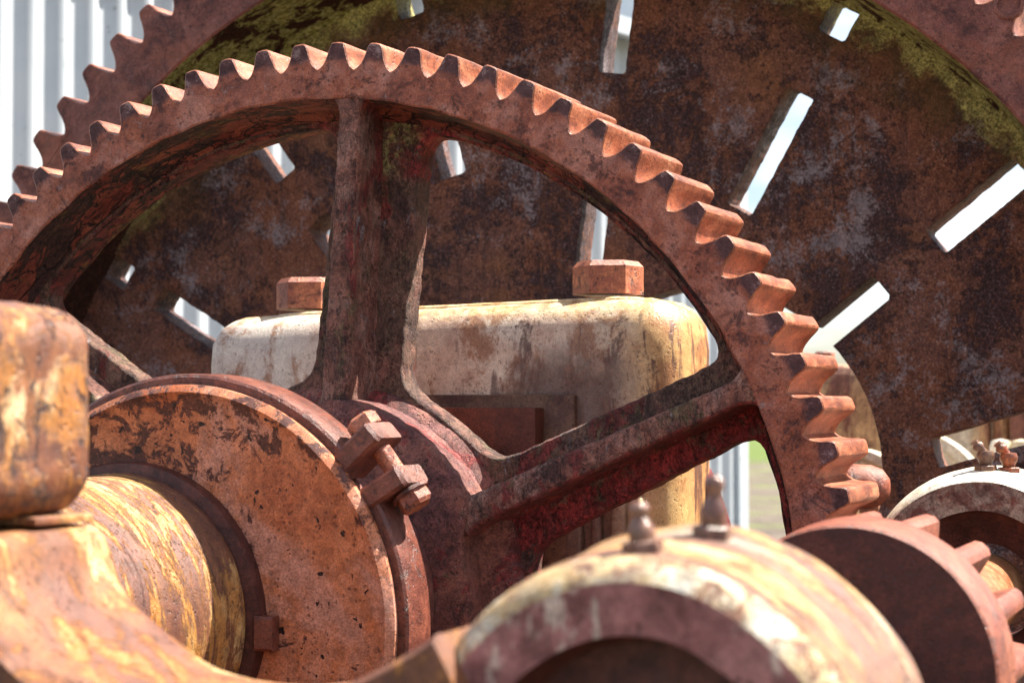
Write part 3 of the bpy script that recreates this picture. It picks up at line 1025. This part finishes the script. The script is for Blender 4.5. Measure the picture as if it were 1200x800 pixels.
# ------------------------------------------------------------------ cream casing between the gears
casing = thing('bearing_casing', (0.075, 0.28, GZ), 'big cream casing with two hex bolts on top, behind the spoked gear', 'machine casing')
TILT = -radians(1.2)
X0, X1 = -0.262, 0.354
cx_ = (X0 + X1) / 2
me = rough_box(cx_, 0.275, (0.328 + GZ) / 2, (X1 - X0) / 2, 0.085, (0.328 - GZ) / 2, 0.050, 0.0010, 22, 40, 0.0, False)
for v in me.vertices:
    if v.co.z > 0:
        v.co.z += (v.co.x - 0.29) * 0.026
mkobj('body', me, 'boxpaint', casing)
me = rough_box(0.062, 0.280, 0.3225, 0.235, 0.050, 0.0085, 0.006, 0.0006, 30, 16)
for v in me.vertices:
    v.co.z += (v.co.x - 0.29) * 0.026
mkobj('raised_pad', me, 'boxpaint', casing)
for bx, bz, br in ((-0.151, 0.3245, 0.0415), (0.244, 0.3345, 0.0415)):
    m_ = frame_m((bx, 0.275, bz), (0, 0, 1), (cos(0.32), sin(0.32), 0))
    v, f = prism(hexpoly(br), m_, 0.039, 0.0065)
    b = mkobj('hex_bolt', mesh(v, f, ang=20), 'bolt', casing)
    v, f = cylm(m_, [(0.024, 0.0375), (0.024, 0.0395), (0.022, 0.041), (0.0, 0.041)], 24)
# cover plates on the near face, lower corner of each visible between the spokes
me = rough_box(0.090, 0.186, 0.02, 0.1475, 0.006, 0.198, 0.003, 0, 20, 8)
mkobj('cover_plate', me, 'panel', casing)
me = rough_box(0.075, 0.168, 0.02, 0.1255, 0.014, 0.1835, 0.0015, 0, 20, 6)
mkobj('cover_box', me, 'panelred', casing)
# vertical ribs cast down the face to the right
for i, (x, w_) in enumerate(((0.235, 0.011), (0.262, 0.007), (0.288, 0.010), (0.312, 0.006))):
    me = rough_box(x, 0.190, -0.24, w_, 0.010, 0.345, 0.006, 0.0006, 30, 10)
    mkobj('casting_rib', me, 'boxpaint', casing)
# axle stub with a centred dome end poking out of the side
m_ = frame_m((0.500, 0.235, 0.118), (1, 0, 0))
v, f = cylm(m_, [(0.017, 0.0), (0.017, 0.030), (0.0235, 0.032), (0.0245, 0.040), (0.0235, 0.060), (0.019, 0.072), (0.010, 0.079), (0.004, 0.080), (0.0, 0.080)], 36)
mkobj('dome_ended_pin', mesh(v, f, ang=50), 'pink', casing)
me = rough_box(0.512, 0.235, (0.138 + GZ) / 2, 0.010, 0.026, (0.138 - GZ) / 2, 0.010, 0.0006, 20, 10)
mkobj('pin_post', me, 'darkred', casing)
me = rough_box(0.352, 0.32, 0.095, 0.012, 0.020, 0.040, 0.008, 0.001, 20, 12, rot=-0.35)
mkobj('side_bracket', me, 'darkred', casing)

# ------------------------------------------------------------------ flanged drum on the gear axle
drum = thing('flanged_drum', (0, -0.35, 0), 'orange flanged drum with a cream streaked neck in front of the spoked gear', 'drum')
me = lathe([(0.06, -0.2500), (0.15, -0.2515), (0.19, -0.2550), (0.2110, -0.2585), (0.2165, -0.2615), (0.2195, -0.2630), (0.2235, -0.2600), (0.2265, -0.2570), (0.2265, -0.2515), (0.224, -0.248), (0.06, -0.248)], 0, 0, seg=200, jit=0.0005, jf=30)
mkobj('flange', me, 'cone', drum)
me = lathe([(0.09, -0.68), (0.1360, -0.68), (0.1360, -0.284), (0.1385, -0.279), (0.1385, -0.271), (0.1370, -0.267), (0.1475, -0.264), (0.1490, -0.260), (0.149, -0.2490), (0.09, -0.2490)], -0.060, 0.003, seg=160, mats=[0, 0, 0, 0, 1, 1, 1, 1, 1, 1], jit=0.0010, jf=22)
mkobj('neck', me, ['boss', 'bore'], drum)
me = lathe([(0.10, -0.245), (0.210, -0.245), (0.210, -0.203), (0.150, -0.198), (0.150, -0.006), (0.10, -0.006)], 0, 0, seg=120)
mkobj('barrel', me, 'hub', drum)
# small square key lug on the flange face near the neck
m_ = frame_m((0.094, -0.2540, -0.006), (0.12, -0.99, 0), (0, 0, 1))
v, f = prism([(-0.016, -0.010), (0.016, -0.010), (0.016, 0.010), (-0.016, 0.010)], m_, 0.016, 0.003)
mkobj('key_block', mesh(v, f), 'lug', drum)

# ------------------------------------------------------------------ split clamp strap
clamp = thing('clamp_strap', (0.0, -0.225, 0.0), 'brown rusty clamp strap with two lugs and a bolt, round the orange drum', 'clamp')
def strap():
    prof = [(0.2175, -0.249), (0.2335, -0.249), (0.2362, -0.247), (0.2372, -0.240), (0.2372, -0.203), (0.2355, -0.200), (0.2175, -0.200)]
    V, F = [], []
    n = len(prof)
    A0, A1 = 41.5, 41.5 + 360 - 7.5
    K = 200
    for i in range(K + 1):
        t = radians(A0 + (A1 - A0) * i / K)
        for r, y in prof:
            V.append((r * cos(t), y, r * sin(t)))
    for i in range(K):
        for k in range(n):
            l = (k + 1) % n
            F.append((i * n + k, i * n + l, i * n + n + l, i * n + n + k))
    F.append(tuple(range(n)))
    F.append(tuple(K * n + k for k in range(n))[::-1])
    return mesh(V, F, ang=30)
mkobj('strap', strap(), 'lug', clamp)
LUGY0, LUGY1 = -0.252, -0.198
def lug(a_in, thick, r1=0.276, r0=0.216):
    t = radians(a_in)
    e_ = Vector((cos(t), 0, sin(t))); n2 = Vector((-sin(t), 0, cos(t)))
    m_ = frame_m(e_ * r0 + Vector((0, (LUGY0 + LUGY1) / 2, 0)), e_, n2)
    hy = (LUGY1 - LUGY0) / 2
    v, f = prism([(-thick / 2 + 0.003, -hy), (thick / 2 - 0.003, -hy), (thick / 2, -hy + 0.003), (thick / 2, hy - 0.003), (thick / 2 - 0.003, hy), (-thick / 2 + 0.003, hy), (-thick / 2, hy - 0.003), (-thick / 2, -hy + 0.003)], m_, r1 - r0, 0.0035)
    return mesh(v, f)
mkobj('lug', lug(42.5, 0.022, 0.272), 'lug', clamp)
mkobj('lug', lug(32.0, 0.021, 0.271), 'lug', clamp)
tm_ = radians(37.2)
ax = Vector((sin(tm_), 0, -cos(tm_)))           # bolt axis, tangential, pointing down right
bc = Vector((cos(tm_), 0, sin(tm_))) * 0.2555 + Vector((0, -0.224, 0))
mb = frame_m(bc - ax * 0.058, ax, (0.2, 1, 0.1))
v, f = prism(hexpoly(0.0160), frame_m(bc - ax * 0.0365, -ax, (0.2, 1, 0.1)), 0.014, 0.003)
hb = mkobj('bolt_head', mesh(v, f, ang=20), 'bolt', clamp)
v, f = cylm(frame_m(bc - ax * 0.04, ax), [(0.0095, 0), (0.0095, 0.088), (0.0075, 0.091), (0, 0.091)], 20)
mkobj('bolt_shank', mesh(v, f), 'bolt', clamp)
v, f = cylm(frame_m(bc + ax * 0.0355, ax), [(0.019, 0), (0.019, 0.0035), (0, 0.0035)], 24)
mkobj('washer', mesh(v, f), 'lug', clamp)
v, f = prism(hexpoly(0.0168), frame_m(bc + ax * 0.0390, ax, (0.5, 1, 0.1)), 0.0135, 0.0035)
mkobj('nut', mesh(v, f, ang=20), 'bolt', clamp)

# ------------------------------------------------------------------ near frame with bearing housing
SC = (0.695, 0.018)
frame = thing('side_frame', (0.5, -0.9, GZ), 'cream and rust frame casting with a round bearing, nearest in the foreground', 'machine frame')
FY0, FY1 = -0.985, -0.828
prof = [(-0.05, 0.1345), (0.24, 0.1345), (0.302, 0.1335), (0.305, 0.131), (0.3062, 0.115), (0.3115, 0.103), (0.3218, 0.0905), (0.336, 0.0775), (0.3527, 0.0662), (0.383, 0.0500), (0.4125, 0.0442), (0.453, 0.0424), (0.50, 0.050), (0.53, 0.0600), (0.557, 0.0715), (0.575, 0.0800), (0.590, 0.0885), (0.600, 0.0955)]
ys = [FY1, FY1 - 0.004] + [FY1 - 0.004 - (FY1 - 0.008 - FY0) * i / 14 for i in range(1, 15)] + [FY0]
V, F = [], []
pp = []
for i in range(len(prof) - 1):
    a, b = Vector(prof[i]), Vector(prof[i + 1])
    k = max(1, int((b - a).length / 0.006))
    for j in range(k):
        pp.append(a.lerp(b, j / k))
pp.append(Vector(prof[-1]))
for _ in range(3):
    pp = [pp[0]] + [(pp[i - 1] + pp[i] * 2 + pp[i + 1]) / 4 for i in range(1, len(pp) - 1)] + [pp[-1]]
pp += [Vector((0.62, 0.06)), Vector((0.62, -0.6)), Vector((0.45, GZ)), Vector((-0.05, GZ))]
n = len(pp)
for q, y in enumerate(ys):
    for p_ in pp:
        d = 0.0 if 0 < q < len(ys) - 1 else -0.003
        lump = mn.noise(Vector((p_.x * 25, y * 25, p_.y * 25))) * 0.0014
        V.append((p_.x + (lump if 0.305 < p_.x < 0.6 else 0), y, p_.y + d + (lump if p_.x > 0.31 else 0)))
for q in range(len(ys) - 1):
    for i in range(n):
        j = (i + 1) % n
        F.append((q * n + i, q * n + j, q * n + n + j, q * n + n + i))
F.append(tuple(range(n)))
F.append(tuple((len(ys) - 1) * n + i for i in range(n))[::-1])
mkobj('frame_casting', mesh(V, F, ang=50), 'frame', frame)
me = lathe([(0.080, -0.966), (0.1055, -0.9715), (0.1085, -0.970), (0.1150, -0.966), (0.1180, -0.958), (0.1195, -0.945), (0.1230, -0.90), (0.1265, -0.860), (0.1270, -0.852), (0.1260, -0.846), (0.0, -0.846), (0.0, -0.945), (0.030, -0.945), (0.034, -0.938), (0.074, -0.936), (0.0795, -0.945)], *SC, seg=200, mats=[1, 3, 3, 3, 0, 0, 0, 0, 0, 0, 2, 2, 2, 2, 2, 2], jit=0.0016, jf=26)
mkobj('bearing_housing', me, ['housing', 'facedark', 'bore', 'ridge'], frame)
me = rough_box(0.155, -0.975, 0.2035, 0.1475, 0.149, 0.0665, 0.030, 0.0022, 24, 34)
for v in me.vertices:               # the underside is flat and sharper
    if v.co.z < 0.165:
        v.co.z = 0.140 + (v.co.z - 0.137) * 0.9
mkobj('bearing_cap', me, 'cap', frame)
me = rough_box(0.155, -0.862, 0.1385, 0.143, 0.030, 0.0028, 0.002, 0.0008, 24, 12)
mkobj('packing_strip', me, 'frame', frame)
def nipple(x, y, z, tilt, parent, mat='brass', k=1.0, zk=1.0):
    m_ = frame_m((x, y, z), tilt) @ Matrix.Diagonal((1, 1, zk, 1))
    v, f = prism(hexpoly(0.0105 * k), m_, 0.008 * k, 0.001)
    b = mkobj('grease_nipple', mesh(v, f, ang=20), mat, parent)
    v, f = cylm(m_, [(0.0060 * k, 0.006 * k), (0.0066 * k, 0.012 * k), (0.0070 * k, 0.017 * k), (0.0048 * k, 0.022 * k), (0.0036 * k, 0.026 * k), (0.0052 * k, 0.030 * k), (0.0050 * k, 0.034 * k), (0.0025 * k, 0.037 * k), (0, 0.0375 * k)], 24)
    o = mkobj('nipple_tip', mesh(v, f, ang=50), mat, None)
    o.parent = b
    return b
nipple(0.695, -0.945, 0.1365, (-0.10, 0, 1), frame, zk=0.66)
nipple(0.7125, -0.886, 0.139, (0.05, 0, 1), frame, zk=0.9)

me = rough_box(0.20, -0.53, -0.66, 1.05, 0.78, 0.025, 0.006, 0.0, 20, 12)  # added unseen plate, blocks light bouncing up from the ground
mkobj('bounce_block_plate', me, 'discdark', frame)
for x in (-0.70, 1.10):  # added supports under the unseen bounce-blocking plate
    me = rough_box(x, -0.53, (-0.685 + GZ) / 2, 0.06, 0.74, (-0.685 - GZ) / 2, 0.004, 0.0, 20, 4)
    mkobj('bounce_plate_skid', me, 'discdark', frame)

# ------------------------------------------------------------------ pinion on the second shaft
pin = thing('pinion', (SC[0], -0.45, SC[1]), 'small pinion with a dark maroon disc face, on the shaft at lower right', 'pinion')
me = lathe([(0.0, -0.4985), (0.1035, -0.4985), (0.1055, -0.4965), (0.1085, -0.44), (0.1075, -0.4375), (0.0, -0.4375)], *SC, seg=160, mats=[1, 0, 0, 0, 0], closed=False, jit=0.0004, jf=20)
mkobj('shroud_disc', me, ['pink', 'discdark'], pin)
def ptooth():
    m_ = Matrix.Identity(4)
    # tooth along +Y at +X side
    prof2 = [(0.060, 0.013), (0.085, 0.0115), (0.098, 0.0095), (0.104, 0.0080), (0.1068, 0.0035)]
    outl = [Vector((r, -w_)) for r, w_ in prof2] + [Vector((r, w_)) for r, w_ in prof2[::-1]]
    V, F = [], []
    n = len(outl)
    cxy = Vector((0.085, 0))
    for y, s in ((0, 1), (0.118, 1), (0.1225, 0.93), (0.124, 0.82)):
        for p_ in outl:
            q = cxy + (p_ - cxy) * s
            V.append((q.x, y, q.y))
    for k in range(3):
        for i in range(n):
            j = (i + 1) % n
            F.append((k * n + i, k * n + j, k * n + n + j, k * n + n + i))
    F.append(tuple(range(n)))
    F.append(tuple(3 * n + i for i in range(n))[::-1])
    me = mesh(V, F, ang=40)
    me.materials.append(M['pink'])
    return me
ptm = ptooth()
for i in range(14):
    o = bpy.data.objects.new('pinion_tooth', ptm)
    C.objects.link(o)
    o.parent = pin
    o.location = (0, -0.4378 + 0.45, 0)
    o.rotation_euler = (0, -radians(75 + 360 / 14 * i), 0)
me = lathe([(0.0, -0.86), (0.036, -0.86), (0.036, -0.44), (0.050, -0.436), (0.050, -0.06), (0.046, -0.055), (0.040, -0.055), (0.040, 0.14), (0.0, 0.14)], *SC, seg=72, closed=False)
mkobj('shaft', me, 'shaft', pin)

# ------------------------------------------------------------------ far bearing of the second shaft
fb = thing('shaft_bearing', (SC[0], 0.15, GZ), 'round white bearing with flaking face and two elbow grease fittings at far right', 'bearing')
me = lathe([(0.084, 0.102), (0.1125, 0.099), (0.1145, 0.101), (0.121, 0.118), (0.1250, 0.150), (0.1255, 0.20), (0.1235, 0.204), (0.05, 0.204), (0.05, 0.14), (0.082, 0.12)], *SC, seg=160, mats=[1, 0, 0, 0, 0, 0, 2, 2, 2, 2], jit=0.0007, jf=26)
mkobj('housing', me, ['whitepaint', 'farface', 'bore'], fb)
me = rough_box(SC[0], 0.152, -0.47, 0.11, 0.045, 0.43, 0.012, 0, 20, 8)
mkobj('pedestal', me, 'whitepaint', fb)
def cup(x, y, mat, rot):
    z = SC[1] + math.sqrt(0.1215 ** 2 - (x - SC[0]) ** 2)
    m_ = frame_m((x, y, z - 0.001), (0, 0, 1), (cos(rot), sin(rot), 0)) @ Matrix.Diagonal((0.9, 0.9, 0.78, 1))
    v, f = prism(hexpoly(0.0125), m_, 0.0095, 0.001)
    b = mkobj('grease_fitting', mesh(v, f, ang=20), mat, fb)
    v1 = cylm(m_, [(0.0065, 0.008), (0.0075, 0.014), (0.0098, 0.018), (0.0102, 0.023), (0.0085, 0.028), (0.0, 0.029)], 24)
    m2 = frame_m(m_ @ Vector((0, 0, 0.023)), (-0.62 * cos(rot * 0 + 0.2), -0.25, 0.75)) @ Matrix.Diagonal((0.85, 0.85, 0.78, 1))
    v2 = cylm(m2, [(0.0055, 0.004), (0.0055, 0.010), (0.0072, 0.013), (0.0066, 0.017), (0.0045, 0.019), (0.0050, 0.023), (0.0, 0.024)], 20)
    v, f = join([v1, v2])
    o = mkobj('elbow', mesh(v, f, ang=50), mat, None)
    o.parent = b
M['rustcup'] = m_plain('bright_rust_fitting', (0.36, 0.075, 0.02), (0.16, 0.06, 0.03), 0.4, 90, 0.4, 0.4, 0.5)
M['tancup'] = m_plain('tan_fitting', (0.22, 0.11, 0.065), (0.13, 0.06, 0.04), 0.35, 90, 0.4, 0.3, 0.5)
cup(0.6965, 0.137, 'tancup', 0.3)
cup(0.7175, 0.150, 'rustcup', 0.9)

# ------------------------------------------------------------------ second machine behind, glimpsed through the openings
M['bgcream'] = m_cream('pale_cream_machine', 1.0, 0.20, True, (0.86, 0.78, 0.62), (0.62, 0.42, 0.22), 0.3, 0.5)
M['bgtan'] = m_cream('tan_rust_machine', 1.3, 0.75, True, (0.70, 0.58, 0.42), (0.52, 0.30, 0.14), 0.5, 0.5)
bgm = thing('distant_winch', (0.25, 2.3, GZ), 'blurred cream machine seen through the openings of the slotted gear', 'machine')
def cyl_y(name, cx, cz, prof, mat, seg=72):
    return mkobj(name, lathe(prof, cx, cz, seg=seg, closed=True), mat, bgm)
me = rough_box(0.200, 1.86, -0.32, 0.085, 0.15, 0.60, 0.03, 0.002, 14, 20)
mkobj('housing', me, 'bgcream', bgm)
v, f = prism(hexpoly(0.019), frame_m((0.158, 1.74, 0.279), (0, 0, 1), (0.9, 0.4, 0)), 0.026, 0.003)
mkobj('hex_bolt', mesh(v, f, ang=20), 'bolt', bgm)
v, f = prism(hexpoly(0.017), frame_m((0.215, 1.78, 0.279), (0, 0, 1), (0.9, 0.1, 0)), 0.020, 0.003)
mkobj('hex_bolt', mesh(v, f, ang=20), 'bgtan', bgm)
cyl_y('flange', 0.245, 0.01, [(0.03, 1.585), (0.095, 1.585), (0.10, 1.58), (0.115, 1.58), (0.118, 1.60), (0.115, 1.64), (0.03, 1.64)], 'whitepaint')
cyl_y('drum', 0.245, 0.01, [(0.03, 1.50), (0.065, 1.50), (0.07, 1.51), (0.07, 1.60), (0.03, 1.60)], 'bgtan')
cyl_y('flange', 0.225, -0.02, [(0.03, 2.19), (0.145, 2.19), (0.152, 2.18), (0.172, 2.18), (0.176, 2.2), (0.17, 2.26), (0.03, 2.26)], 'whitepaint')
for i, (x, w_, mt) in enumerate(((0.352, 0.012, 'bgtan'), (0.385, 0.017, 'bgtan'), (0.425, 0.018, 'bgcream'), (0.468, 0.020, 'bgcream'), (0.515, 0.018, 'bgtan'))):
    me = rough_box(x, 2.42 + 0.02 * (i % 2), -0.31, w_, 0.03, 0.62, 0.012, 0.001, 14, 12)
    mkobj('post', me, mt, bgm)
me = rough_box(0.40, 2.75, -0.38, 0.20, 0.10, 0.64, 0.02, 0.002, 10, 14)
mkobj('back_casing', me, 'bgcream', bgm)
for x in (0.405, 0.447):
    me = lathe([(0.0, 0), (0.022, 0), (0.022, 0), (0.0, 0)], 0, 0, seg=8) if False else None
    v, f = cylm(frame_m((x, 2.28, 0.07), (0, 0, 1)), [(0.017, 0), (0.022, 0.01), (0.023, 0.045), (0.019, 0.058), (0.0, 0.062)], 28)
    mkobj('cap', mesh(v, f, ang=50), 'whitepaint', bgm)
me = rough_box(0.42, 2.28, -0.42, 0.10, 0.06, 0.49, 0.01, 0.001, 14, 10)
mkobj('base_box', me, 'bgtan', bgm)
